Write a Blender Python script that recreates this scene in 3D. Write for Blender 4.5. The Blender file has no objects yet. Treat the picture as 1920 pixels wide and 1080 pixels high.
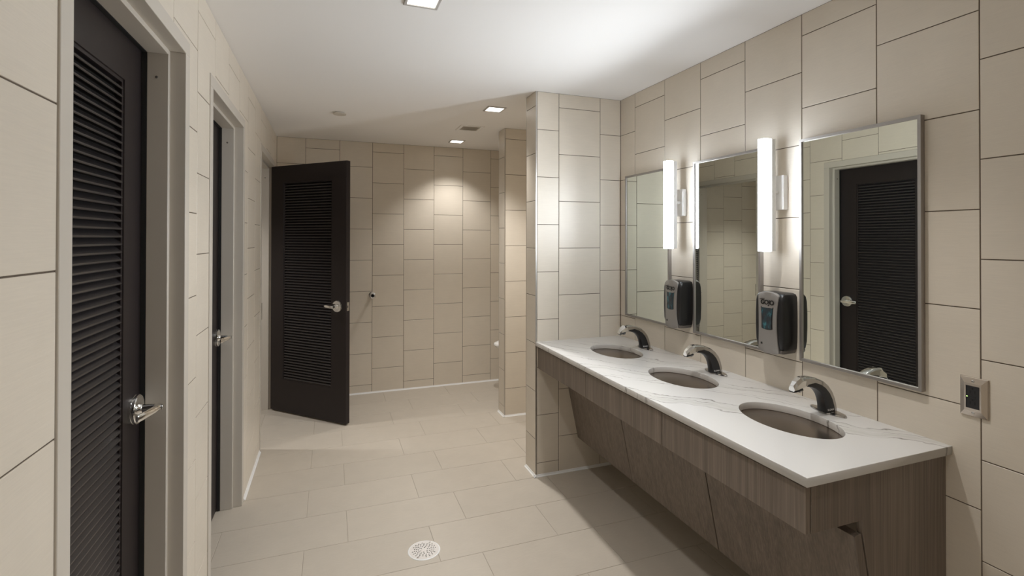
import bpy, math, random
from mathutils import Matrix, Vector

# ------------------------------------------------------------------ camera, world, exposure
SC = bpy.context.scene
COL = SC.collection
R_ = math.radians
EYE = Vector((0.0, 0.0, 1.5233))
F_PX, CX, CY = 933.58, 959.87, 441.6
YAW, PITCH, ROLL = R_(20.038), R_(0.371), R_(0.09)


def camera():
    cy, sy = math.cos(YAW), math.sin(YAW)
    cp, sp = math.cos(PITCH), math.sin(PITCH)
    cr, sr = math.cos(ROLL), math.sin(ROLL)
    r = Vector((cy, -sy, 0)); d = Vector((sy, cy, 0)); u = Vector((0, 0, 1))
    d2 = d * cp + u * sp; u2 = -d * sp + u * cp
    r2 = r * cr + u2 * sr; u3 = -r * sr + u2 * cr
    m = Matrix(((r2.x, u3.x, -d2.x, EYE.x), (r2.y, u3.y, -d2.y, EYE.y), (r2.z, u3.z, -d2.z, EYE.z), (0, 0, 0, 1)))
    c = bpy.data.cameras.new('camera')
    c.sensor_fit = 'HORIZONTAL'; c.sensor_width = 36
    c.lens = F_PX / 1920 * 36
    c.shift_x = (960 - CX) / 1920
    c.shift_y = (CY - 540) / 1920
    c.clip_start = 0.02
    o = bpy.data.objects.new('camera', c); o.matrix_world = m
    COL.objects.link(o); SC.camera = o


camera()
W = bpy.data.worlds.new('world'); SC.world = W; W.use_nodes = True
W.node_tree.nodes['Background'].inputs[0].default_value = (1, .95, .88, 1)
W.node_tree.nodes['Background'].inputs[1].default_value = 0.0
SC.view_settings.view_transform = 'Standard'
SC.view_settings.look = 'None'
SC.view_settings.gamma = 1
SC.view_settings.use_curve_mapping = False
SC.view_settings.exposure = 0.0
SC.cycles.max_bounces = 16
SC.cycles.diffuse_bounces = 8
SC.cycles.glossy_bounces = 6
SC.cycles.sample_clamp_indirect = 6
SCONCE_STRENGTH = 19.5      # radiance of the two acrylic light bars
SCONCE_FRONT_W = 7.0       # extra light added ahead of each bar, lifts ceiling and left wall
SPOT_W = 50.0               # each ceiling downlight
SPOT_COL = (1.0, .975, .945)

# ------------------------------------------------------------------ room numbers (metres)
XR, XL, YB, ZC = 1.8673, -0.4708, 5.0965, 2.4732
YP, XP, TP = 2.948, 1.238, 0.165          # divider beside the counter
YS, XS, TS = 4.03, 1.403, 0.155           # far screen wall
Y0 = -0.9                                 # wall behind the camera
TW = 0.3061                               # tile module
LA, LB = 2.381, 2.2279                    # joint levels of the two column phases
XSH, YSH = -2.2, 5.18                     # room behind the open door
rnd = random.Random(7)


# ------------------------------------------------------------------ helpers
class MB:
    def __init__(s): s.v = []; s.f = []

    def add(s, vs, fs):
        b = len(s.v); s.v += [tuple(q) for q in vs]; s.f += [tuple(b + i for i in f) for f in fs]; return s

    def box(s, a, b):
        (x0, y0, z0), (x1, y1, z1) = a, b
        return s.add([(x0, y0, z0), (x1, y0, z0), (x1, y1, z0), (x0, y1, z0), (x0, y0, z1), (x1, y0, z1), (x1, y1, z1), (x0, y1, z1)],
                     [(3, 2, 1, 0), (4, 5, 6, 7), (0, 1, 5, 4), (1, 2, 6, 5), (2, 3, 7, 6), (3, 0, 4, 7)])

    def loft(s, rings, cap0=True, cap1=True, closed=True):
        n = len(rings[0]); vs = [q for r in rings for q in r]; fs = []
        for i in range(len(rings) - 1):
            for j in range(n if closed else n - 1):
                k = (j + 1) % n
                fs.append((i * n + j, i * n + k, (i + 1) * n + k, (i + 1) * n + j))
        if cap0: fs.append(tuple(reversed(range(n))))
        if cap1: fs.append(tuple((len(rings) - 1) * n + j for j in range(n)))
        return s.add(vs, fs)

    def prism(s, poly, fn, t0, t1):
        """poly: 2D points; fn(p, q, t) -> 3D."""
        return s.loft([[fn(p, q, t0) for p, q in poly], [fn(p, q, t1) for p, q in poly]])

    def rod(s, a, b, r0, r1=None, n=20):
        r1 = r0 if r1 is None else r1
        a, b = Vector(a), Vector(b); d = (b - a).normalized()
        t = Vector((0, 0, 1)) if abs(d.z) < .9 else Vector((1, 0, 0))
        e = d.cross(t).normalized(); g = d.cross(e)
        ring = lambda c, r: [c + (e * math.cos(2 * math.pi * i / n) + g * math.sin(2 * math.pi * i / n)) * r for i in range(n)]
        return s.loft([ring(a, r0), ring(b, r1)])

    def lathe(s, c, axis, prof, n=28):
        """prof: list of (radius, distance along axis)."""
        c = Vector(c); d = Vector(axis).normalized()
        t = Vector((0, 0, 1)) if abs(d.z) < .9 else Vector((1, 0, 0))
        e = d.cross(t).normalized(); g = d.cross(e)
        return s.loft([[c + d * h + (e * math.cos(2 * math.pi * i / n) + g * math.sin(2 * math.pi * i / n)) * r for i in range(n)] for r, h in prof])

    def mesh(s, name, smooth=False, bevel=0, seg=2):
        import bmesh
        m = bpy.data.meshes.new(name)
        bm = bmesh.new()
        vs = [bm.verts.new(q) for q in s.v]
        for f in s.f:
            try: bm.faces.new([vs[i] for i in f])
            except ValueError: pass
        bmesh.ops.recalc_face_normals(bm, faces=bm.faces)
        if bevel:
            ed = [e for e in bm.edges if len(e.link_faces) == 2 and e.calc_face_angle(0) > .5]
            bmesh.ops.bevel(bm, geom=ed, offset=bevel, segments=seg, profile=.5, affect='EDGES', clamp_overlap=True)
        bm.to_mesh(m); bm.free()
        if smooth:
            for p in m.polygons: p.use_smooth = True
            m.set_sharp_from_angle(angle=R_(35))
        return m


def link(name, mesh, m=None, parent=None, **kw):
    o = bpy.data.objects.new(name, mesh); COL.objects.link(o)
    if m is not None and mesh is not None and not mesh.materials: mesh.materials.append(m)
    if parent is not None: o.parent = parent
    for k, v in kw.items(): o[k] = v
    return o


def part(name, mb, m, parent, smooth=False, bevel=0, seg=2, **kw):
    return link(name, mb.mesh(name, smooth, bevel, seg), m, parent, **kw)


def thing(name, label, cat, loc=(0, 0, 0), rz=0, group=None, **kw):
    o = link(name, None, label=label, category=cat, **kw)
    o.location = loc; o.rotation_euler = (0, 0, rz)
    if group: o['group'] = group
    return o


def copy_tree(o, parent=None):
    c = o.copy(); COL.objects.link(c)
    if parent is not None: c.parent = parent
    for ch in [k for k in o.children]: copy_tree(ch, c)
    return c


def curve_mesh(name, splines, depth, bevel=0.0):
    """flat outline with holes, filled and extruded symmetrically about z = 0."""
    cu = bpy.data.curves.new(name, 'CURVE'); cu.dimensions = '2D'; cu.fill_mode = 'BOTH'
    cu.extrude = depth / 2 - bevel; cu.bevel_depth = bevel; cu.bevel_resolution = 1
    for pts in splines:
        sp = cu.splines.new('POLY'); sp.points.add(len(pts) - 1); sp.use_cyclic_u = True
        for q, (x, y) in zip(sp.points, pts): q.co = (x, y, 0, 1)
    o = bpy.data.objects.new(name, cu); COL.objects.link(o)
    dg = bpy.context.evaluated_depsgraph_get()
    m = bpy.data.meshes.new_from_object(o.evaluated_get(dg))
    bpy.data.objects.remove(o); bpy.data.curves.remove(cu)
    m.name = name
    return m


def text_mesh(body, size, depth, bold=0.0, shear=0.0, spacing=1.0):
    cu = bpy.data.curves.new('text', 'FONT'); cu.body = body; cu.size = size
    cu.align_x = 'CENTER'; cu.align_y = 'CENTER'; cu.extrude = depth / 2; cu.offset = bold; cu.shear = shear
    cu.space_character = spacing; cu.resolution_u = 3
    o = bpy.data.objects.new('text', cu); COL.objects.link(o)
    dg = bpy.context.evaluated_depsgraph_get()
    m = bpy.data.meshes.new_from_object(o.evaluated_get(dg))
    bpy.data.objects.remove(o); bpy.data.curves.remove(cu)
    return m


# ------------------------------------------------------------------ materials
def mat(name, base=(.8, .8, .8), rough=.5, metal=0.0, emit=0, spec=.5, coat=0):
    m = bpy.data.materials.new(name); m.use_nodes = True
    b = m.node_tree.nodes['Principled BSDF']
    b.inputs['Base Color'].default_value = (*base, 1)
    b.inputs['Roughness'].default_value = rough
    b.inputs['Metallic'].default_value = metal
    b.inputs['Specular IOR Level'].default_value = spec
    if coat: b.inputs['Coat Weight'].default_value = coat
    if emit:
        b.inputs['Emission Color'].default_value = (*base, 1)
        b.inputs['Emission Strength'].default_value = emit
    return m


class N:
    """small node-graph helper on a principled material."""
    def __init__(s, m): s.m = m; s.t = m.node_tree; s.b = s.t.nodes['Principled BSDF']

    def n(s, typ, **kw):
        q = s.t.nodes.new(typ)
        for k, v in kw.items(): setattr(q, k, v)
        return q

    def l(s, a, b): s.t.links.new(a, b)

    def pos(s): return s.n('ShaderNodeNewGeometry').outputs['Position']

    def mapped(s, scale, src=None, rot=(0, 0, 0)):
        q = s.n('ShaderNodeMapping'); q.inputs['Scale'].default_value = scale; q.inputs['Rotation'].default_value = rot
        s.l(src or s.pos(), q.inputs['Vector']); return q.outputs[0]

    def noise(s, vec, scale=1, detail=3, rough=.55):
        q = s.n('ShaderNodeTexNoise'); q.inputs['Scale'].default_value = scale
        q.inputs['Detail'].default_value = detail; q.inputs['Roughness'].default_value = rough
        s.l(vec, q.inputs['Vector']); return q.outputs['Fac']

    def ramp(s, fac, stops):
        q = s.n('ShaderNodeValToRGB'); e = q.color_ramp.elements
        while len(e) < len(stops): e.new(.5)
        for el, (p, c) in zip(e, stops): el.position = p; el.color = (*c, 1)
        s.l(fac, q.inputs[0]); return q.outputs[0]

    def math(s, op, a, b=None, c=None):
        q = s.n('ShaderNodeMath', operation=op)
        for i, x in enumerate((a, b, c)):
            if x is None: continue
            if isinstance(x, (int, float)): q.inputs[i].default_value = x
            else: s.l(x, q.inputs[i])
        return q.outputs[0]

    def mix(s, fac, a, b, blend='MIX'):
        q = s.n('ShaderNodeMix', data_type='RGBA', blend_type=blend)
        for sock, x in ((q.inputs[0], fac), (q.inputs[6], a), (q.inputs[7], b)):
            if isinstance(x, (int, float)): sock.default_value = x
            elif isinstance(x, tuple): sock.default_value = (*x, 1)
            else: s.l(x, sock)
        return q.outputs[2]

    def bump(s, h, strength, dist=.002):
        q = s.n('ShaderNodeBump'); q.inputs['Strength'].default_value = strength; q.inputs['Distance'].default_value = dist
        s.l(h, q.inputs['Height']); s.l(q.outputs[0], s.b.inputs['Normal'])

    def color(s, c): s.l(c, s.b.inputs['Base Color'])


def tile_mat(name, c, rough, streak, amp):
    m = mat(name, c, rough); g = N(m)
    f = g.noise(g.mapped(streak), 1, 4, .6)
    f2 = g.noise(g.mapped((9, 9, 9)), 1, 3, .5)
    lo = tuple(x * (1 - amp) for x in c); hi = tuple(min(1, x * (1 + amp)) for x in c)
    col = g.ramp(f, [(.3, lo), (.7, hi)])
    col = g.mix(.35, col, g.ramp(f2, [(.3, lo), (.7, hi)]))
    rn = g.n('ShaderNodeObjectInfo').outputs['Random']
    col = g.mix(1.0, col, g.ramp(rn, [(0, (.965, .965, .965)), (1, (1, 1, 1))]), 'MULTIPLY')
    g.color(col); g.bump(f, .12, .0012)
    return m


TILE = (.735, .668, .570)
M_tile = tile_mat('porcelain wall tile', TILE, .36, (14, 14, 420), .045)
M_floor = tile_mat('porcelain floor tile', (.53, .475, .402), .46, (16, 300, 20), .06)
M_grout = mat('dark wall grout', (.135, .105, .078), .9)
M_fgrout = mat('floor grout', (.42, .37, .31), .8)
M_ceil = mat('ceiling paint', (.90, .89, .88), .85)
M_paint = mat('rear wall paint', (.70, .66, .60), .7)
M_frame = mat('door frame paint', (.60, .555, .49), .42)
M_door = mat('espresso door', (.0185, .0135, .0138), .42, spec=.35)
M_alu = mat('aluminium edge trim', (.62, .60, .57), .35, 1)
M_cove = mat('white cove strip', (.86, .86, .85), .3, spec=.6)
M_chrome = mat('chrome', (.80, .80, .79), .10, 1)
M_dark = mat('dark faucet chrome', (.46, .45, .44), .09, 1)
M_satin = mat('satin chrome', (.62, .61, .59), .24, 1)
M_steel = mat('brushed mirror frame steel', (.40, .375, .35), .55, 1)
M_bowl = mat('bronze steel bowl', (.30, .25, .21), .27, 1)
M_mirror = mat('mirror glass', (.80, .845, .79), .01, 1)
M_black = mat('black plastic', (.012, .012, .013), .30)
M_rubber = mat('black rubber', (.015, .015, .015), .6)
M_smoke = mat('smoky base plastic', (.14, .125, .115), .2)
M_silver = mat('silver plastic', (.34, .325, .31), .40, .55)
M_logo = mat('logo black', (.008, .008, .009), .4)
M_white = mat('white print', (.75, .75, .75), .6)
M_ceramic = mat('white ceramic', (.86, .85, .83), .12)
M_void = mat('dark cavity', (.01, .01, .01), .9)  # near-black paint for the dark inside holes, slots and louver gaps
M_whitemetal = mat('white enamel', (.80, .79, .77), .4)
M_ventgrey = mat('vent grille grey', (.62, .58, .52), .6)
M_cover = mat('sprinkler cover paint', (.62, .58, .52), .6)
M_trim = mat('downlight trim grey', (.50, .48, .455), .5)
M_slat = mat('espresso louver slats', (.031, .027, .0275), .27, spec=.6)
M_bar = mat('lit acrylic', (.90, .98, 1.08), .5, emit=SCONCE_STRENGTH)
M_lens = mat('lit downlight lens', (1.0, .97, .92), .5, emit=4.5)
M_led = mat('green led', (.55, 1.0, .25), .5, emit=2.5)
M_nickel = mat('outlet plate nickel', (.60, .54, .48), .26, 1)


def m_window():
    m = mat('dispenser window', (.03, .05, .06), .08); g = N(m)
    f = g.noise(g.mapped((70, 70, 28)), 1, 3, .6)
    g.color(g.ramp(f, [(.35, (.022, .024, .03)), (.55, (.02, .05, .065)), (.72, (.06, .30, .36))]))
    return m


def m_wood():
    m = mat('greige wood laminate', (.2, .16, .13), .5); g = N(m)
    warp = g.noise(g.mapped((6, 6, 1.2)), 1, 2)
    v = g.n('ShaderNodeVectorMath', operation='ADD'); g.l(g.mapped((150, 150, 2.2)), v.inputs[0])
    w3 = g.n('ShaderNodeCombineXYZ'); g.l(g.math('MULTIPLY', warp, 5.0), w3.inputs[0]); g.l(w3.outputs[0], v.inputs[1])
    f = g.noise(v.outputs[0], 1, 4, .62)
    f2 = g.noise(g.mapped((34, 34, .9)), 1, 2)
    col = g.ramp(f, [(.28, (.114, .088, .071)), (.5, (.200, .162, .132)), (.72, (.310, .258, .215))])
    col = g.mix(.45, col, g.ramp(f2, [(.3, (.125, .098, .078)), (.7, (.235, .19, .155))]))
    g.color(col); g.bump(f, .15, .001)
    return m


def m_quartz():
    m = mat('veined white quartz', (.78, .77, .75), .16, spec=.5); g = N(m)
    sep = g.n('ShaderNodeSeparateXYZ'); g.l(g.pos(), sep.inputs[0])
    s = g.math('ADD', g.math('MULTIPLY', sep.outputs[0], .78), g.math('MULTIPLY', sep.outputs[1], .62))
    w1 = g.noise(g.mapped((5, 5, 5)), 1, 4, .55)
    w2 = g.noise(g.mapped((38, 38, 38)), 1, 2)
    s = g.math('ADD', s, g.math('MULTIPLY', g.math('SUBTRACT', w1, .5), .16))
    s = g.math('ADD', s, g.math('MULTIPLY', g.math('SUBTRACT', w2, .5), .012))
    br = g.noise(g.mapped((7, 7, 7), rot=(0, 0, .6)), 1, 2)
    col = (.66, .645, .625)
    for s0, hw, amt in ((2.085, .034, .40), (2.135, .022, .26), (2.70, .03, .2), (2.40, .03, .2)):      # pale broad bands
        d = g.math('ABSOLUTE', g.math('SUBTRACT', s, s0))
        k = g.math('MULTIPLY', g.ramp(g.math('DIVIDE', d, hw), [(0, (1, 1, 1)), (1, (0, 0, 0))]), amt)
        col = g.mix(k, col, (.44, .425, .38))
    for s0, hw, amt in ((2.055, .0060, .9), (2.112, .0045, .8), (2.15, .0050, .95), (2.28, .0045, .75), (2.31, .003, .6), (2.385, .0040, .7), (2.44, .0045, .8), (2.545, .0040, .7), (2.66, .0045, .75), (2.72, .0040, .75), (2.80, .0045, .7), (2.9, .0045, .7), (2.98, .004, .7)):
        d = g.math('ABSOLUTE', g.math('SUBTRACT', s, s0))
        k = g.ramp(g.math('DIVIDE', d, hw), [(0, (1, 1, 1)), (1, (0, 0, 0))])
        k = g.math('MULTIPLY', g.math('MULTIPLY', k, amt), g.ramp(br, [(.36, (.15, .15, .15)), (.56, (1, 1, 1))]))
        col = g.mix(k, col, (.20, .185, .165))
    g.color(col)
    return m


M_window, M_wood, M_quartz = m_window(), m_wood(), m_quartz()

# ------------------------------------------------------------------ structure
def structure(name, mb, m, label, parent=None):
    return part(name, mb, m, parent, kind='structure', label=label)


TILE_CACHE = {}


def tile_mesh(w, h, m, depth=.0055, ch=.0009):
    key = (round(w, 4), round(h, 4), m.name)
    if key not in TILE_CACHE:
        mb = MB(); c = ch
        mb.loft([[(0, 0, -depth), (w, 0, -depth), (w, h, -depth), (0, h, -depth)],
                 [(0, 0, -c), (w, 0, -c), (w, h, -c), (0, h, -c)],
                 [(c, c, 0), (w - c, c, 0), (w - c, h - c, 0), (c, h - c, 0)]], cap0=False)
        me = mb.mesh('tile'); me.materials.append(m); TILE_CACHE[key] = me
    return TILE_CACHE[key]


def subtract(r, h):
    """rect r minus rect h: list of rects, or ('poly', pts) for an L shape kept in one piece."""
    a0, z0, a1, z1 = r; b0, w0, b1, w1 = h
    b0, w0, b1, w1 = max(a0, b0), max(z0, w0), min(a1, b1), min(z1, w1)
    if b1 - b0 < 1e-4 or w1 - w0 < 1e-4: return [r]
    full_w, full_h = b0 - a0 < 1e-4 and a1 - b1 < 1e-4, w0 - z0 < 1e-4 and z1 - w1 < 1e-4
    if full_w and full_h: return []
    if full_w: return [q for q in ((a0, z0, a1, w0), (a0, w1, a1, z1)) if q[3] - q[1] > .004]
    if full_h: return [q for q in ((a0, z0, b0, z1), (b1, z0, a1, z1)) if q[2] - q[0] > .004]
    if w0 - z0 < 1e-4:      # hole in a lower corner
        if b0 - a0 < 1e-4: return [('poly', [(b1, z0), (a1, z0), (a1, z1), (a0, z1), (a0, w1), (b1, w1)])]
        if a1 - b1 < 1e-4: return [('poly', [(a0, z0), (b0, z0), (b0, w1), (a1, w1), (a1, z1), (a0, z1)])]
        return [(a0, z0, b0, z1), (b0, w1, b1, z1), (b1, z0, a1, z1)]
    return [r]


def place_tile(r, basis, parent, m, gap):
    g = gap / 2
    if r[0] == 'poly':
        mb = MB(); pts = r[1]; cx = sum(p for p, _ in pts) / 6; cz = sum(q for _, q in pts) / 6
        # shrink the outline by half a joint towards the material side
        sh = []
        n = len(pts)
        for i in range(n):
            p0, p1, p2 = pts[i - 1], pts[i], pts[(i + 1) % n]
            n1 = (-(p1[1] - p0[1]), p1[0] - p0[0]); n2 = (-(p2[1] - p1[1]), p2[0] - p1[0])
            u1 = math.hypot(*n1); u2 = math.hypot(*n2)
            sh.append((p1[0] + g * (n1[0] / u1 + n2[0] / u2), p1[1] + g * (n1[1] / u1 + n2[1] / u2)))
        mb.prism(sh, lambda p, q, t: (p, q, t), -.0055, 0)
        o = part('tile', mb, m, parent); o.matrix_local = basis
        return
    a0, z0, a1, z1 = r
    if a1 - a0 < .008 or z1 - z0 < .008: return
    me = tile_mesh(a1 - a0 - gap, z1 - z0 - gap, m)
    o = link('tile', me, None, parent)
    o.matrix_local = basis @ Matrix.Translation((a0 + g, z0 + g, 0))


def wall_basis(kind, d):
    """local (a, up, out) axes of a wall face: '-x' faces -X at X = d, and so on."""
    ax = {'-x': ((0, -1, 0), (-1, 0, 0)), '+x': ((0, 1, 0), (1, 0, 0)), '-y': ((1, 0, 0), (0, -1, 0)), '+y': ((-1, 0, 0), (0, 1, 0))}[kind]
    a, n = Vector(ax[0]), Vector(ax[1]); u = Vector((0, 0, 1)); o = n * 0
    o = Vector((d, 0, 0)) if 'x' in kind else Vector((0, d, 0))
    return Matrix(((a.x, u.x, n.x, o.x), (a.y, u.y, n.y, o.y), (a.z, u.z, n.z, o.z), (0, 0, 0, 1)))


def tile_face(parent, kind, d, lo, hi, origin, phase0, holes=(), gap=.0034, zmax=None):
    """running columns from world coordinate lo..hi; origin = one column joint; phase0 = level set of the column starting there."""
    zmax = ZC if zmax is None else zmax
    sgn = -1 if kind in ('-x', '+y') else 1
    B = wall_basis(kind, d)
    k = math.floor((lo - origin) / TW + 1e-6)
    while origin + k * TW < hi - 1e-4:
        c0, c1 = max(lo, origin + k * TW), min(hi, origin + (k + 1) * TW)
        lev = phase0 if k % 2 == 0 else (LB if phase0 == LA else LA)
        zs = sorted({0.0, zmax, *[lev - i * TW for i in range(-2, 10) if .012 < lev - i * TW < zmax - .012]})
        for z0, z1 in zip(zs, zs[1:]):
            a0, a1 = (c0, c1) if sgn > 0 else (-c1, -c0)
            todo = [(a0, z0, a1, z1)]
            for (h0, hz0, h1, hz1) in holes:
                hh = (h0, hz0, h1, hz1) if sgn > 0 else (-h1, hz0, -h0, hz1)
                nxt = []
                for r in todo: nxt += [r] if r[0] == 'poly' else subtract(r, hh)
                todo = nxt
            for r in todo: place_tile(r, B, parent, M_tile, gap)
        k += 1


G = .0022   # depth of the wall joints

# floor -----------------------------------------------------------------
floor = structure('floor', MB().box((XSH - .1, Y0 - .1, -.12), (XR + .12, YSH + .1, -.0016)), M_fgrout, 'beige porcelain plank tile floor')
ROW = .3075
BF = Matrix.Identity(4)
k = math.floor((Y0 - 2.946) / ROW)
while 2.946 + k * ROW < YSH:
    r0, r1 = max(Y0, 2.946 + k * ROW), min(YSH, 2.946 + (k + 1) * ROW)
    off = .495 if k % 2 == 0 else .700
    xlo = XSH if r0 > 3.5 else -.64
    x = off - .6112 * 6
    while x < XR:
        x0, x1 = max(xlo, x), min(XR, x + .6112)
        if x1 - x0 > .02: place_tile((x0, r0, x1, r1), BF, floor, M_floor, .0028)
        x += .6112
    k += 1

# ceiling ---------------------------------------------------------------
structure('ceiling', MB().box((XSH - .1, Y0 - .1, ZC), (XR + .12, YSH + .1, ZC + .1)), M_ceil, 'smooth white painted ceiling')

# right wall ------------------------------------------------------------
wr = structure('wall_right', MB().box((XR + G, Y0, 0), (XR + .12, YSH, ZC)), M_grout, 'beige tiled wall behind the mirrors')
tile_face(wr, '-x', XR, Y0, YP, .9401, LB)
tile_face(wr, '-x', XR, YP + TP, YS, .9401, LB)
tile_face(wr, '-x', XR, YS + TS, YB, .9401, LB)

# back wall -------------------------------------------------------------
wb = structure('wall_back', MB().box((XL - .16, YB + G, 0), (XR + .12, YB + .1, ZC)), M_grout, 'beige tiled wall at the far end')
tile_face(wb, '-y', YB, XL, XR, .3905, LA)

# left wall with three door openings --------------------------------------
FW, WT, HEAD = .05, .165, 2.158          # face width, wall thickness, head soffit
DOORS = [(1.192, 1.984), (2.410, 3.196), (4.008, 4.925)]
mb = MB()
ys = [Y0] + [v for a, b in DOORS for v in (a - .02, b + .02)] + [YB]
for y0, y1 in zip(ys[::2], ys[1::2]): mb.box((XL - WT, y0, 0), (XL - G, y1, ZC))
for a, b in DOORS: mb.box((XL - WT, a - .02, HEAD + .02), (XL - G, b + .02, ZC))
wl = structure('wall_left', mb, M_grout, 'beige tiled wall holding the three dark doors')
tile_face(wl, '+x', XL, Y0, YB, 2.161, LA, [(a - FW, 0, b + FW, HEAD + FW) for a, b in DOORS])

# divider beside the counter, far screen wall ------------------------------
wd = structure('wall_divider', MB().box((XP + G, YP + G, 0), (XR, YP + TP - G, ZC)), M_grout, 'tiled wing wall at the end of the counter')
tile_face(wd, '-y', YP, XP + .009, XR, 1.4012, LA)
tile_face(wd, '-x', XP, YP + .002, YP + TP - .002, YP, LA)
tile_face(wd, '+y', YP + TP, XP + .004, XR, 1.4012, LA)
part('edge_trim', MB().box((XP - .0006, YP - .0006, 0), (XP + .0075, YP + .004, ZC)), M_alu, wd)
part('edge_trim', MB().box((XP - .0006, YP + TP - .004, 0), (XP + .004, YP + TP + .0006, ZC)), M_alu, wd)
ws = structure('wall_screen', MB().box((XS + G, YS + G, 0), (XR, YS + TS - G, ZC)), M_grout, 'short tiled screen wall beyond the wing wall')
tile_face(ws, '-y', YS, XS + .006, XR, XS, LA)
tile_face(ws, '-x', XS, YS + .002, YS + TS - .002, YS, LB)
tile_face(ws, '+y', YS + TS, XS + .004, XR, XS, LA)
part('edge_trim', MB().box((XS - .0006, YS - .0006, 0), (XS + .0055, YS + .004, ZC)), M_alu, ws)
part('edge_trim', MB().box((XS - .0006, YS + TS - .004, 0), (XS + .004, YS + TS + .0006, ZC)), M_alu, ws)

# wall behind the camera, room behind the open door ---------------------------
structure('wall_rear', MB().box((XL - .16, Y0 - .1, 0), (XR + .12, Y0, ZC)), M_paint, 'plain beige wall opposite the far end')
w1 = structure('wall_shower_back', MB().box((XSH - .1, YSH + G, 0), (XL - WT, YSH + .1, ZC)), M_grout, 'tiled back wall of the room behind the open door')
tile_face(w1, '-y', YSH, XSH, XL - WT, .3905, LA)
structure('wall_shower_left', MB().box((XSH - .1, 3.5, 0), (XSH, YSH, ZC)), M_paint, 'plain side wall of the room behind the open door')
structure('wall_shower_front', MB().box((XSH - .1, 3.4, 0), (XL - WT, 3.5, ZC)), M_paint, 'plain near wall of the room behind the open door')


# white cove strips along the floor --------------------------------------------
def cove(name, p0, p1, n, label):
    p0, p1, n = Vector((*p0, 0)), Vector((*p1, 0)), Vector((*n, 0))
    u = Vector((0, 0, 1)); prof = [(0, 0), (.013, 0), (.013, .0025), (.006, .006), (.0025, .014), (0, .014)]
    structure(name, MB().loft([[p0 + n * a + u * b for a, b in prof], [p1 + n * a + u * b for a, b in prof]]), M_cove, label)


cove('baseboard_left', (XL, DOORS[1][1] + FW + .012), (XL, DOORS[2][0] - FW - .004), (1, 0), 'thin white strip at the foot of the left wall')
cove('baseboard_back', (XL, YB), (XR, YB), (0, -1), 'thin white strip at the foot of the back wall')
cove('baseboard_divider', (XP - .013, YP), (XR, YP), (0, -1), 'thin strip at the foot of the wing wall')
cove('baseboard_divider_end', (XP, YP - .013), (XP, YP + TP), (-1, 0), 'white strip at the end face of the wing wall')
cove('baseboard_screen', (XS - .013, YS), (XR, YS), (0, -1), 'white strip at the foot of the screen wall')
cove('baseboard_screen_end', (XS, YS - .013), (XS, YS + TS), (-1, 0), 'white strip at the end face of the screen wall')

# ------------------------------------------------------------------ doors
LT = .044                                   # leaf thickness


def door_frame(root, y0, y1):
    """root sits at (XL, 0, 0); all coordinates here relative to XL."""
    prof = [(.004, -FW), (.004, 0), (-.043, 0), (-.043, .016), (-.104, .016), (-.104, 0), (-WT - .008, 0), (-WT - .008, -FW), (-WT, -FW), (-WT, -.018), (-.003, -.018), (-.003, -FW)]
    part('jamb', MB().prism(prof, lambda p, q, t: (p, y0 + q, t), 0, HEAD), M_frame, root, bevel=.0012, seg=1)
    part('jamb', MB().prism(prof, lambda p, q, t: (p, y1 - q, t), 0, HEAD), M_frame, root, bevel=.0012, seg=1)
    prof_h = [(p, HEAD - q) for p, q in prof]
    mbh = MB()
    head = [(.004, HEAD + FW), (.004, HEAD), (-.043, HEAD), (-.104, HEAD), (-WT - .008, HEAD), (-WT - .008, HEAD + FW), (-WT, HEAD + FW), (-WT, HEAD + .018), (-.003, HEAD + .018), (-.003, HEAD + FW)]
    h = part('head', mbh.prism(head, lambda p, q, t: (p, t, q), y0 - FW, y1 + FW), M_frame, root, bevel=.0012, seg=1)
    part('head_stop', MB().box((-.104, y0 + .016, HEAD - .016), (-.043, y1 - .016, HEAD + .001)), M_frame, h, bevel=.0012, seg=1)
    s = part('screw', MB().lathe((-.076, y1 - .0162, 2.062), (0, -1, 0), [(.0048, 0), (.0048, .0006), (.003, .001)], 12), M_satin, root)
    part('screw', MB().lathe((-.076, y0 + .0162, 2.062), (0, 1, 0), [(.0048, 0), (.0048, .0006), (.003, .001)], 12), M_satin, root)


SLAT_P = [(-.0195, -.0112), (-.0212, -.0090), (-.0205, -.0055), (-.0180, -.0035), (-.0030, .0112), (.0030, .0112), (.0180, -.0035), (.0205, -.0055), (.0212, -.0090), (.0195, -.0112), (.0160, -.0110), (0, .0035), (-.0160, -.0110)]
SLATS = {}


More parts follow.
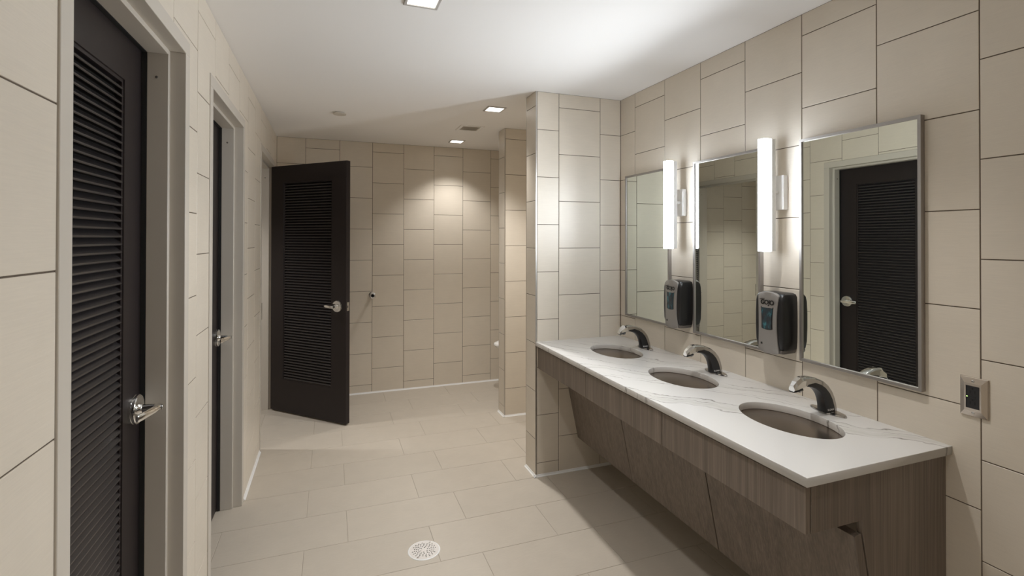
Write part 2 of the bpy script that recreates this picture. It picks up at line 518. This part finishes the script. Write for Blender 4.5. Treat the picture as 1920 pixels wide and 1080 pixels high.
def door_leaf(root, w, z0, z1, hand):
    """leaf in root's local axes: u = x from hinge edge, y = 0..LT (y = 0 is the face that the handle side 'hand' -1 sees), z."""
    lo, hi, top, rail = .165, w - .165, z1 - .158, .30
    mb = MB()
    def ring(x0, x1, za, zb, y): return [(x0, y, za), (x1, y, za), (x1, y, zb), (x0, y, zb)]
    c = .004
    b = .010
    mb.loft([ring(lo, hi, rail, top, LT / 2), ring(lo, hi, rail, top, c), ring(lo - b, hi + b, rail - b, top + b, c), ring(lo - b - .001, hi + b + .001, rail - b - .001, top + b + .001, 0), ring(.002, w - .002, z0 + .002, z1 - .002, 0),
             ring(0, w, z0, z1, .002), ring(0, w, z0, z1, LT - .002), ring(.002, w - .002, z0 + .002, z1 - .002, LT), ring(lo - b - .001, hi + b + .001, rail - b - .001, top + b + .001, LT), ring(lo - b, hi + b, rail - b, top + b, LT - c),
             ring(lo, hi, rail, top, LT - c), ring(lo, hi, rail, top, LT / 2)], False, False)
    leaf = part('door_leaf', mb, M_door, root)
    key = round(hi - lo, 3)
    if key not in SLATS:
        m2 = MB().prism(SLAT_P, lambda p, q, t: (t, p, q), 0, hi - lo)
        SLATS[key] = m2.mesh('louver_slat', True); SLATS[key].materials.append(M_slat)
    part('louver_blackout', MB().box((lo, LT / 2 - .001, rail), (hi, LT / 2 + .001, top)), M_void, leaf)  # black sheet added to close the slat gaps and keep them dark
    n = round((top - rail) / .0236)
    for i in range(n):
        s = link('louver_slat', SLATS[key], None, leaf)
        s.location = (lo, LT / 2, rail + (i + .5) * (top - rail) / n)
    return leaf


def lever(root, u, z, y, out, grip, ):
    """lever handle on the face at y, pointing out (+1/-1 in y), grip direction along x (+1/-1)."""
    h = part('lever_handle', MB().lathe((u, y, z), (0, out, 0), [(.0460, -.001), (.0460, .007), (.0445, .0082), (.0445, .009), (.0460, .0102), (.0460, .016), (.0435, .0185), (.020, .0185), (.0165, .026), (.0135, .028), (.0128, .060)], 40), M_chrome, root, smooth=True)
    y1 = y + out * .060
    mb = MB()
    secs = []
    for t, hh, dy, th in ((-.014, .007, .002, .005), (-.009, .0115, 0, .0085), (.010, .0125, .001, .0095), (.040, .0125, .007, .008), (.075, .0125, .016, .0062), (.100, .0120, .024, .0050), (.106, .0095, .026, .0038)):
        cyy = y1 + out * (.010 - dy)
        secs.append([(u + grip * t, cyy + th * math.cos(a), z + hh * math.sin(a)) for a in [2 * math.pi * i / 14 for i in range(14)]])
    part('lever_grip', mb.loft(secs), M_chrome, h, smooth=True)
    part('key_cylinder', MB().lathe((u, y1 + out * .016, z), (0, out, 0), [(.0085, -.004), (.0085, .005), (.0072, .006), (.004, .006), (.0036, .0045)], 18), M_satin, h, smooth=True)
    return h


def closed(n, y0, y1, label):
    d = thing('door_%d' % n, label, 'door', (XL, 0, 0), kind='structure')
    door_frame(d, y0, y1)
    w = y1 - y0 - .006
    M = Matrix.Translation((-.119, y0 + .003, 0)) @ Matrix.Rotation(R_(90), 4, 'Z')   # x -> +Y, y -> -X
    leaf = door_leaf(d, w, .012, 2.153, -1)
    leaf.matrix_local = M
    q0, q1, hz = y0 + .0162, y1 - .0162, HEAD - .0162
    seal = MB().box((-.1185, q1 - .001, 0), (-.1045, y1 - .001, HEAD)).box((-.1185, y0 + .001, 0), (-.1045, q0 + .001, HEAD)).box((-.1185, y0 + .001, hz - .001), (-.1045, y1 - .001, HEAD))
    part('door_seal', seal, M_rubber, d)
    h = lever(d, w - .0735, .977, 0, -1, -1); h.matrix_local = M
    return d


closed(1, *DOORS[0], 'closed near dark louvered door in beige frame, nearest the camera')
closed(2, *DOORS[1], 'closed middle dark louvered door in beige frame along the left wall')

d3 = thing('door_3', 'open dark louvered door swung out at the far end of the left wall', 'door', (XL, 0, 0), kind='structure')
door_frame(d3, *DOORS[2])
HX, HY = -.495, 4.892
ang = math.atan2(4.268 - HY, .122 - HX)
W3 = .8775
M3 = Matrix.Translation((HX - XL, HY, 0)) @ Matrix.Rotation(ang, 4, 'Z')
leaf3 = door_leaf(d3, W3, .012, 2.160, -1); leaf3.matrix_local = M3
h = lever(d3, W3 - .088, .967, 0, -1, -1); h.matrix_local = M3
h = lever(d3, W3 - .088, .967, LT, 1, -1); h.matrix_local = M3
o = part('latch_plate', MB().box((W3 - .001, .010, .932), (W3 + .0014, .034, 1.002)), M_satin, d3, bevel=.0006, seg=1); o.matrix_local = M3
o2 = part('latch_bolt', MB().prism([(.014, 0), (.030, 0), (.030, .004), (.016, .012), (.014, .012)], lambda p, q, t: (W3 + .001 + q, p, t), .958, .976), M_chrome, d3); o2.matrix_local = M3
for zz in (.29, 1.10, 1.975):
    hg = part('hinge', MB().box((-.004, .006, zz - .057), (.0004, .044, zz + .057)), M_satin, d3); hg.matrix_local = M3
    o = part('hinge_barrel', MB().rod((-.006, .051, zz - .057), (-.006, .051, zz + .057), .0065), M_satin, hg, smooth=True)
part('strike_plate', MB().box((-.034, DOORS[2][0] - .0002, .935), (.0095, DOORS[2][0] + .0016, 1.055)), M_satin, d3)

# ------------------------------------------------------------------ vanity: cabinet, top, sinks, faucets
YN, YF = 1.0165, YP - .0005
ZT, TK = .864, .0275
cab = thing('vanity_cabinet', 'greige wood vanity base with sloping knee panels under the white counter', 'cabinet', (XR, 2.0, 0))
def cabpart(name, mb, **kw):
    mb.v = [(x - XR, y - 2.0, z) for x, y, z in mb.v]
    return part(name, mb, M_wood, cab, bevel=.0012, seg=1, **kw)
SEAM = [1.0325, 1.677, 2.316, YF]
for a, b in zip(SEAM, SEAM[1:]):
    cabpart('apron_panel', MB().box((1.2535, a + (.0016 if a > 1.1 else 0), .694), (1.2725, b - (.0016 if b < 2.9 else .0), .826)))
xf = lambda z: 1.449 + .2085 * (.649 - z)
for a, b in zip(SEAM, SEAM[1:]):
    a2 = a + (.0028 if a > 1.1 else .001); b2 = b - (.0028 if b < 2.9 else 0)
    pf = [(xf(.649), .649), (xf(.213), .213), (xf(.213) + .028, .213 + .004), (xf(.649) + .028, .649 + .004)]
    cabpart('knee_panel', MB().prism(pf, lambda p, q, t: (p, t, q), a2, b2))
xe = lambda z: xf(z) + .0335
ep = [(1.2755, ZT - TK), (1.2755, .692), (xe(.653), .692), (xe(.653), .653), (xe(.16), .16), (XR - .001, .16), (XR - .001, ZT - TK)]
cabpart('end_panel', MB().prism(ep, lambda p, q, t: (p, t, q), 1.0325, 1.0325 + .019))
cabpart('back_rail', MB().box((1.2725, 1.06, .80), (1.30, YF, ZT - TK)))

SINKS = [1.375, 1.963, 2.548]
SX, SAX, SAY = 1.583, .133, .195
ell = lambda cx, cy, ax, ay, n=64: [(cx + ax * math.cos(2 * math.pi * i / n), cy + ay * math.sin(2 * math.pi * i / n)) for i in range(n)]
X0c = 1.2395
outer = [(X0c, YN), (XR - .0005, YN), (XR - .0005, YF), (X0c, YF)]
me = curve_mesh('countertop', [outer] + [ell(SX, y, SAX, SAY) for y in SINKS], TK, .0015)
top = link('countertop', me, M_quartz, None, label='long white quartz counter with grey veins along the right wall', category='counter')
me.transform(Matrix.Translation((-SX, -2.0, 0))); top.location = (SX, 2.0, ZT - TK / 2)

# sink -------------------------------------------------------------------
def make_sink(label):
    s = thing('sink', label, 'sink', (SX, SINKS[0], ZT - TK - .0005), group='oval undermount sinks')
    mb = MB(); n = 56; rings = []
    prof = [(1.14, 0), (1.05, 0), (1.035, -.006), (1.03, -.02), (.985, -.055), (.90, -.088), (.74, -.116), (.50, -.134), (.25, -.141), (.10, -.143)]
    for f, z in prof:
        dx = min(f, 1.06 + (f - 1.06) * .4) if f > 1.06 else f
        rings.append([(SAX * f * math.cos(2 * math.pi * i / n), SAY * dx * math.sin(2 * math.pi * i / n), z) for i in range(n)])
    # outer skin, so that the bowl has thickness
    back = [[(x * 1.02, y * 1.015, z - .003) for x, y, z in r] for r in reversed(rings)]
    mb.loft(rings + back[:-1] + [[(x, y, -.003) for x, y, z in rings[0]]], True, False)
    part('bowl', mb, M_bowl, s, smooth=True)
    part('drain_ring', MB().lathe((0, 0, -.1432), (0, 0, 1), [(.030, 0), (.030, .003), (.024, .004), (.020, .001), (.006, .0015)], 24), M_satin, s, smooth=True)
    return s


SL = ['oval metal sink nearest the camera in the white counter', 'middle oval metal sink in the white counter', 'far oval metal sink beside the tiled wing wall']
sk = make_sink(SL[0])
for y, l in zip(SINKS[1:], SL[1:]):
    c = copy_tree(sk); c.location.y = y; c['label'] = l

# faucet: local axes, -x points to the user -------------------------------------
def make_faucet(label):
    f = thing('faucet', label, 'faucet', (1.786, SINKS[0], ZT), group='sensor faucets')
    mb = MB(); st = [(-.0725 + .0, .006)]
    def plate(s, z):
        o = []
        for i in range(40):
            a = 2 * math.pi * i / 40; ca, sa = math.cos(a), math.sin(a)
            x = .027 * s * math.copysign(abs(ca) ** .8, ca); y = .0735 * s * sa
            x *= (1 - .45 * abs(y / .0735) ** 2.5)
            o.append((x, y, z))
        return o
    part('base_plate', mb.loft([plate(1, 0), plate(1, .005), plate(.95, .008), plate(.70, .0105)]), M_dark, f, smooth=True)
    # spout: arching sections from the foot to the head
    path = [  # back x, back z, front x, front z, half width
        (.029, .006, -.034, .006, .0215), (.026, .030, -.036, .030, .0205), (.019, .056, -.041, .052, .020), (.006, .083, -.050, .072, .0195),
        (-.014, .107, -.064, .089, .019), (-.040, .126, -.082, .101, .0185), (-.072, .139, -.104, .109, .018), (-.106, .1465, -.126, .1125, .0175), (-.138, .147, -.150, .1115, .0165)]
    secs = []
    for bx, bz, fx, fz, hw in path:
        b, q = Vector((bx, 0, bz)), Vector((fx, 0, fz)); d = q - b; e = Vector((0, 1, 0))
        pts = []
        for t, w in ((0, .35), (.03, .72), (.14, 1), (.86, 1), (.97, .78), (1, .4)):
            pts.append((b + d * t, hw * w))
        secs.append([p + e * w for p, w in pts] + [p - e * w for p, w in reversed(pts)])
    body = part('spout', MB().loft(secs), M_dark, f, smooth=True)
    # faceted head
    hw = .0165
    hp = [(-.136, .1482, hw * .55), (-.168, .138, hw * .8), (-.186, .118, hw * .9), (-.180, .100, hw * .85), (-.146, .1085, hw)]
    mbh = MB()
    sec = lambda x0, z0, z1, w: [(x0, -w * .55, z1), (x0, -w, z1 - .012), (x0, -w, z0 + .004), (x0, -w * .7, z0), (x0, w * .7, z0), (x0, w, z0 + .004), (x0, w, z1 - .012), (x0, w * .55, z1)]
    part('spout_head', mbh.loft([sec(-.128, .1105, .1480, .0168), sec(-.150, .1075, .1465, .0175), sec(-.172, .102, .1335, .0165), sec(-.185, .0985, .1195, .0125)]), M_chrome, f)
    part('sensor_window', MB().loft([sec(-.147, .1008, .1150, .0178), sec(-.170, .0960, .1120, .0172), sec(-.1845, .0945, .1085, .0132)]), M_black, f)
    part('aerator', MB().lathe((-.150, 0, .1085), (0, 0, -1), [(.0098, 0), (.0098, .013), (.008, .016), (.005, .015)], 20), M_satin, f, smooth=True)
    # black shell wrapping the inner side of the arch
    rings = []
    for i, (bx, bz, fx, fz, hw) in enumerate(path[:8]):
        b, q = Vector((bx, 0, bz)), Vector((fx, 0, fz)); d = q - b; e = Vector((0, 1, 0))
        t0 = .30 + .03 * i + (.25 if i == 7 else 0)
        half = [(t0, 1.05), (.86, 1.06), (.985, .84), (1.03, .42)]
        out = [b + d * t + e * hw * w for t, w in half] + [b + d * t - e * hw * w for t, w in reversed(half)]
        half = [(t0, .9), (.84, .9), (.95, .7), (.98, .36)]
        rings.append(out + [b + d * t - e * hw * w for t, w in half] + [b + d * t + e * hw * w for t, w in reversed(half)])
    sh = part('spout_shell', MB().loft(rings), M_black, f, smooth=True)
    t = link('brand_print', text_mesh('SLOAN', .0098, .0004, .0002, spacing=1.05), M_white, sh)
    t.matrix_local = Matrix.Translation((-.0150, -.0230, .018)) @ Matrix.Rotation(R_(90), 4, 'X')
    return f


FL = ['curved chrome and black faucet at the nearest sink', 'curved chrome and black faucet at the middle sink', 'curved chrome and black faucet at the far sink by the wing wall']
fc = make_faucet(FL[0])
for y, l in zip(SINKS[1:], FL[1:]):
    c = copy_tree(fc); c.location.y = y; c['label'] = l

# ------------------------------------------------------------------ mirrors
def mirror(y0, y1, label):
    zb, zt = 1.016, 1.940
    o = thing('mirror', label, 'mirror', (XR, (y0 + y1) / 2, (zb + zt) / 2), group='steel framed mirrors')
    w, h = (y1 - y0) / 2, (zt - zb) / 2; fw, dp = .0125, .021
    part('glass', MB().box((-.0150, -w + .008, -h + .008), (-.0110, w - .008, h - .008)), M_mirror, o)
    part('backing', MB().box((-.0105, -w + .004, -h + .004), (-.0005, w - .004, h - .004)), M_rubber, o)
    for s in (-1, 1):
        # mitred channel frame
        q = [(-dp, 0), (-.001, 0), (-.001, fw * .5), (-.0095, fw * .5), (-.0155, fw), (-dp, fw * .82)]
        part('frame_stile', MB().loft([[(x, s * (w - t), -h + t) for x, t in q], [(x, s * (w - t), h - t) for x, t in q]]), M_steel, o)
        part('frame_rail', MB().loft([[(x, -w + t, s * (h - t)) for x, t in q], [(x, w - t, s * (h - t)) for x, t in q]]), M_steel, o)
    return o


mirror(1.090, 1.548, 'framed mirror nearest the camera, between light bar and outlet')
mirror(1.750, 2.200, 'middle framed mirror between the two light bars')
mirror(2.405, 2.862, 'far framed mirror beside the tiled wing wall')

# ------------------------------------------------------------------ light bars
def sconce(label, y):
    o = thing('light_bar', label, 'lamp', (XR, y, 1.7135), group='vertical light bars')
    h = .2435
    part('diffuser', MB().box((-.1205, -.019, -h), (-.0805, .019, h)), M_bar, o, bevel=.002)
    L = bpy.data.lights.new('strip', 'AREA'); L.shape = 'RECTANGLE'; L.size = .036; L.size_y = 2 * h - .004; L.spread = R_(150)  # added area light, brightens ceiling and left wall beyond the acrylic's own glow
    L.energy = SCONCE_FRONT_W; L.color = (.93, .985, 1.04)
    l = link('bar_fill_light', L, None, o); l.location = (-.1215, 0, 0); l.rotation_euler = (R_(90), 0, R_(90))
    part('housing', MB().box((-.0805, -.0185, -h + .001), (-.0565, .0185, h - .001)), M_whitemetal, o, bevel=.0015)
    part('canopy', MB().box((-.026, -.030, -.062), (-.0005, .030, .088)), M_whitemetal, o, bevel=.002)
    part('arm', MB().rod((-.0565, 0, .013), (-.026, 0, .013), .008), M_whitemetal, o, smooth=True)
    return o


sconce('lit vertical light bar beside the nearest mirror', 1.650)
sconce('lit vertical light bar between the far and middle mirrors', 2.303)

# ------------------------------------------------------------------ soap dispensers
def dispenser(label, y):
    o = thing('soap_dispenser', label, 'soap dispenser', (XR, y, 1.165), group='wall soap dispensers')
    def rr(x0, x1, w, z, r=.013, n=6):
        """rounded rectangle, round at the front (x0), square at the wall (x1)."""
        pts = [(x1, -w * .94, z), (x1, w * .94, z)]
        for cx_, cy_, a0 in ((x0 + r, w - r, 90), (x0 + r, -w + r, 180)):
            for i in range(n + 1):
                a = R_(a0 + 90 * i / n); pts.append((cx_ + r * math.cos(a), cy_ + r * math.sin(a), z))
        return pts
    secs = [rr(-.060, -.006, .052, -.120), rr(-.074, -.003, .064, -.1165), rr(-.083, -.001, .0695, -.108), rr(-.088, -.0005, .0722, -.08), rr(-.0895, -.0005, .0735, -.02), rr(-.0895, -.0005, .0735, .04),
            rr(-.088, -.0005, .0725, .09), rr(-.084, -.0005, .0705, .112), rr(-.076, -.002, .066, .1225), rr(-.062, -.006, .054, .128)]
    part('body', MB().loft(secs), M_black, o, smooth=True)
    part('base_cover', MB().loft([rr(-.058, -.01, .050, -.131), rr(-.082, -.005, .064, -.127), rr(-.085, -.003, .0665, -.119), rr(-.084, -.003, .066, -.112)]), M_smoke, o, smooth=True)
    # silver face plate, waisted, arched at the top
    def outline(s=1.0):
        L = []
        for i in range(13):
            t = i / 12; z = -.124 + t * .234
            w = .0462 + .0075 * (2 * t - 1) ** 2
            L.append((w * s, z))
        arc = [(.0537 * s * math.cos(R_(a)), .110 + .022 * math.sin(R_(a))) for a in range(15, 180, 15)]
        botm = [(-.0537 * s * math.cos(R_(a)), -.124 - .010 * math.sin(R_(a))) for a in range(20, 180, 20)]
        return L + arc + [(-p, q) for p, q in reversed(L)] + botm
    ol = outline()
    bulge = lambda p, q: -.0985 + 1.6 * p * p + .28 * q * q
    rings = [[(-.078, p, q) for p, q in ol], [(bulge(p, q) + .0015, p, q) for p, q in ol], [(bulge(p * .97, q * .985), p * .97, q * .985) for p, q in ol]]
    for f in (.8, .55, .3, .05): rings.append([(bulge(p * f, q * f), p * f, q * f) for p, q in ol])
    fp = part('face_plate', MB().loft(rings), M_silver, o, smooth=True)
    # window: dark surround and tinted pane
    def win(wt, wb, z0, z1, x, th):
        pts = []
        for i in range(7): pts.append((wt - (wt - wb) * i / 6 - .002 * math.sin(math.pi * i / 6), z1 - (z1 - z0) * i / 6))
        low = [(wb * math.cos(R_(a)), z0 - .006 * math.sin(R_(a))) for a in range(20, 180, 20)]
        pts = pts + low + [(-p, q) for p, q in reversed(pts)]
        return MB().loft([[(x + th, p, q) for p, q in pts], [(x + bulge(p, q) + .0995, p, q) for p, q in pts]])
    part('window_surround', win(.0335, .0295, -.026, .067, -.1000, .012), M_black, fp, bevel=.0008, seg=1)
    part('window_pane', win(.0288, .0252, -.0235, .0625, -.1008, .012), M_window, fp)
    T = Matrix.Translation((-.0968, -.001, .0850)) @ Matrix(((0, 0, -1, 0), (-1, 0, 0, 0), (0, 1, 0, 0), (0, 0, 0, 1)))
    t = link('logo', text_mesh('GOJO', .0275, .0012, .0010, .06, .92), M_logo, fp); t.matrix_local = T
    sw = MB(); a_, b_ = [], []
    for i in range(9):
        t_ = i / 8; yy = .040 - .028 * t_; zz = .0955 + .0065 * math.sin(t_ * math.pi * .62); th = .0004 + .0022 * math.sin(math.pi * t_)
        a_.append((yy, zz)); b_.append((yy, zz - th))
    pl = a_ + list(reversed(b_))
    part('logo_swoosh', sw.prism(pl, lambda p, q, t_: (t_, p, q), -.0982, -.0940), M_logo, fp)
    part('sensor', MB().box((-.0965, .026, -.098), (-.0900, .0335, -.0895)), M_black, fp)
    return o


dispenser('silver and black wall soap dispenser beside the nearest mirror', 1.643)
dispenser('silver and black wall soap dispenser between far and middle mirrors', 2.293)

# ------------------------------------------------------------------ power outlet
po = thing('power_outlet', 'black power outlet in a metal wall plate right of the nearest mirror', 'outlet', (XR, .955, 1.038))
rq = lambda x, w, h: [(x, -w, -h), (x, w, -h), (x, w, h), (x, -w, h)]
part('plate', MB().loft([rq(-.0003, .0362, .0605), rq(-.004, .0362, .0605), rq(-.0065, .0345, .0588), rq(-.012, .0215, .042), rq(-.012, .0175, .0345), rq(-.006, .0175, .0345)]), M_nickel, po)
rec = part('receptacle', MB().box((-.0118, -.0172, -.0342), (-.003, .0172, .0342)), M_black, po, bevel=.001)
for zz in (.017, -.017):
    for yy in (-.0062, .0062): part('slot', MB().box((-.0121, yy - .0011, zz - .006), (-.0110, yy + .0011, zz + .003)), M_void, rec)
    part('ground_hole', MB().rod((-.0121, 0, zz + .0095), (-.0110, 0, zz + .0095), .0026, n=12), M_void, rec)
for zz in (.0022, -.0035): part('button', MB().box((-.0128, -.007, zz - .0022), (-.0110, .007, zz + .0022)), M_black, rec)
part('indicator', MB().rod((-.0126, .0142, .0005), (-.0112, .0142, .0005), .0016, n=12), M_led, rec)
for zz in (.048, -.048):
    sc_ = part('plate_screw', MB().lathe((-.0085, 0, zz), (-1, 0, 0), [(.0042, 0), (.0042, .002), (.0034, .0029)], 16), M_satin, po, smooth=True)
    part('screw_slot', MB().box((-.0117, -.0033, zz - .0006), (-.0112, .0033, zz + .0006)), M_void, sc_)

# ------------------------------------------------------------------ floor drain
dr = thing('floor_drain', 'round perforated metal drain cover in the beige floor', 'drain', (.436, 2.441, 0))
holes = []
circ = lambda x, y, r, n=10: [(x + r * math.cos(2 * math.pi * i / n), y + r * math.sin(2 * math.pi * i / n)) for i in range(n)]
for rr_, nn, ph in ((.018, 6, .2), (.0275, 11, 0), (.037, 15, .2), (.0465, 19, .1), (.056, 20, 0)):
    for i in range(nn):
        a = ph + 2 * math.pi * i / nn
        if rr_ > .05 and i % 5 == 4: continue
        holes.append(circ(rr_ * math.cos(a), rr_ * math.sin(a), .0036))
gm = curve_mesh('grate', [circ(0, 0, .0715, 56)] + holes, .003, .0003)
g_ = link('grate', gm, mat('pale steel', (.80, .765, .73), .35, .25), dr); g_.location.z = .0019
part('ring', MB().lathe((0, 0, 0), (0, 0, 1), [(.0718, .0002), (.0718, .0026), (.0745, .0030), (.078, .0012), (.078, .0002)], 56), M_cove, dr, smooth=True)
part('hole_dark', MB().lathe((0, 0, 0), (0, 0, 1), [(.0714, -.0006), (.0714, .0003), (.001, .0003)], 40), M_void, dr)  # flat black disc, paints the darkness seen through the grate holes
for a in (.9, .9 + math.pi):
    part('drain_screw', MB().lathe((.064 * math.cos(a), .064 * math.sin(a), .0024), (0, 0, 1), [(.0048, 0), (.0048, .0008), (.0036, .0013)], 14), M_satin, dr, smooth=True)

# ------------------------------------------------------------------ downlights
def downlight(x, y, label, watt=SPOT_W):
    o = thing('downlight', label, 'ceiling light', (x, y, ZC), group='square recessed downlights')
    sq = lambda s, z: [(-s, -s, z), (s, -s, z), (s, s, z), (-s, s, z)]
    part('trim_ring', MB().loft([sq(.070, -.0002), sq(.070, -.004), sq(.067, -.0065), sq(.0575, -.0065), sq(.0560, -.0030), sq(.0560, -.0002)], False, False), M_trim, o)
    part('lens', MB().box((-.0558, -.0558, -.0028), (.0558, .0558, -.0004)), M_lens, o)
    L = bpy.data.lights.new('lamp', 'SPOT'); L.energy = watt; L.color = SPOT_COL
    L.spot_size = R_(106); L.spot_blend = .72; L.shadow_soft_size = .035
    l = link('lamp_light', L, None, o); l.location = (0, 0, -.012)
    return o


downlight(.343, 1.968, 'square lit downlight in the ceiling nearest the camera', 34)
downlight(1.127, 3.465, 'square lit downlight in the ceiling beyond the wing wall, nearer the vent', 93)
downlight(1.155, 4.742, 'square lit downlight in the ceiling closest to the far wall', 43)
downlight(.343, .47, 'square lit downlight in the ceiling by the nearest closed door', 26)
downlight(1.13, 1.42, 'square lit downlight in the ceiling above the counter', 40)
downlight(-1.2, 4.28, 'square lit downlight in the ceiling of the room behind the open door', 75)

# ------------------------------------------------------------------ ceiling vent, sprinkler cover
cv = thing('ceiling_vent', 'square white exhaust vent in the ceiling between two downlights', 'vent', (1.124, 4.143, ZC))
sq = lambda s, z: [(-s, -s, z), (s, -s, z), (s, s, z), (-s, s, z)]
part('vent_frame', MB().loft([sq(.100, -.0002), sq(.100, -.003), sq(.098, -.005), sq(.078, -.005), sq(.076, -.0002)], False, False), M_ceil, cv)
part('shadow_gap', MB().loft([sq(.1045, -.0002), sq(.1045, -.0012), sq(.100, -.0012), sq(.100, -.0002)], False, False), M_ventgrey, cv)
part('back_plate', MB().box((-.076, -.076, -.0012), (.076, .076, -.0003)), M_ventgrey, cv)
for i in range(11):
    yy = -.066 + i * .0132
    part('vent_slat', MB().prism([(yy - .005, -.0055), (yy + .004, -.0035), (yy + .004, -.0025), (yy - .005, -.0045)], lambda p, q, t: (t, p, q), -.072, .072), M_ventgrey, cv)
sp = thing('sprinkler_cover', 'round white sprinkler cover plate on the ceiling above the doors', 'sprinkler', (.063, 3.969, ZC))
part('cover_plate', MB().lathe((0, 0, 0), (0, 0, -1), [(.034, 0), (.034, .010), (.047, .010), (.048, .013), (.046, .0155), (.01, .0165)], 40), M_cover, sp, smooth=True)

# ------------------------------------------------------------------ wall stop, urinal
st = thing('door_stop', 'round chrome door stop with black centre on the far tiled wall', 'door stop', (.388, YB, .968))
part('stop_base', MB().lathe((0, 0, 0), (0, -1, 0), [(.028, 0), (.028, .004), (.020, .008), (.013, .012), (.012, .060), (.020, .066), (.030, .070), (.032, .078), (.030, .086), (.024, .088)], 32), M_satin, st, smooth=True)
part('bumper', MB().lathe((0, 0, 0), (0, -1, 0), [(.0165, .086), (.0165, .089), (.014, .091), (.008, .091), (.006, .088)], 28), M_rubber, st, smooth=True)

ur = thing('urinal', 'white ceramic urinal rim showing behind the screen wall', 'urinal', (XR, 4.60, 0))
secs = []
for z, dx, hw in ((.40, .06, .05), (.42, .16, .10), (.44, .27, .135), (.465, .345, .155), (.492, .372, .165), (.505, .368, .165), (.53, .30, .17), (.60, .25, .175), (.75, .22, .175), (.90, .20, .175), (.98, .17, .17), (1.02, .13, .16)):
    ring = [(-.0005, -hw, z)]
    for i in range(15):
        a = math.pi * i / 14
        ring.append((-.0005 - dx * math.sin(a) ** .8, -hw * math.cos(a), z))
    ring.append((-.0005, hw, z)); secs.append(ring)
part('urinal_body', MB().loft(secs), M_ceramic, ur, smooth=True)
part('flush_pipe', MB().rod((-.05, 0, 1.02), (-.05, 0, 1.22), .012), M_chrome, ur, smooth=True)
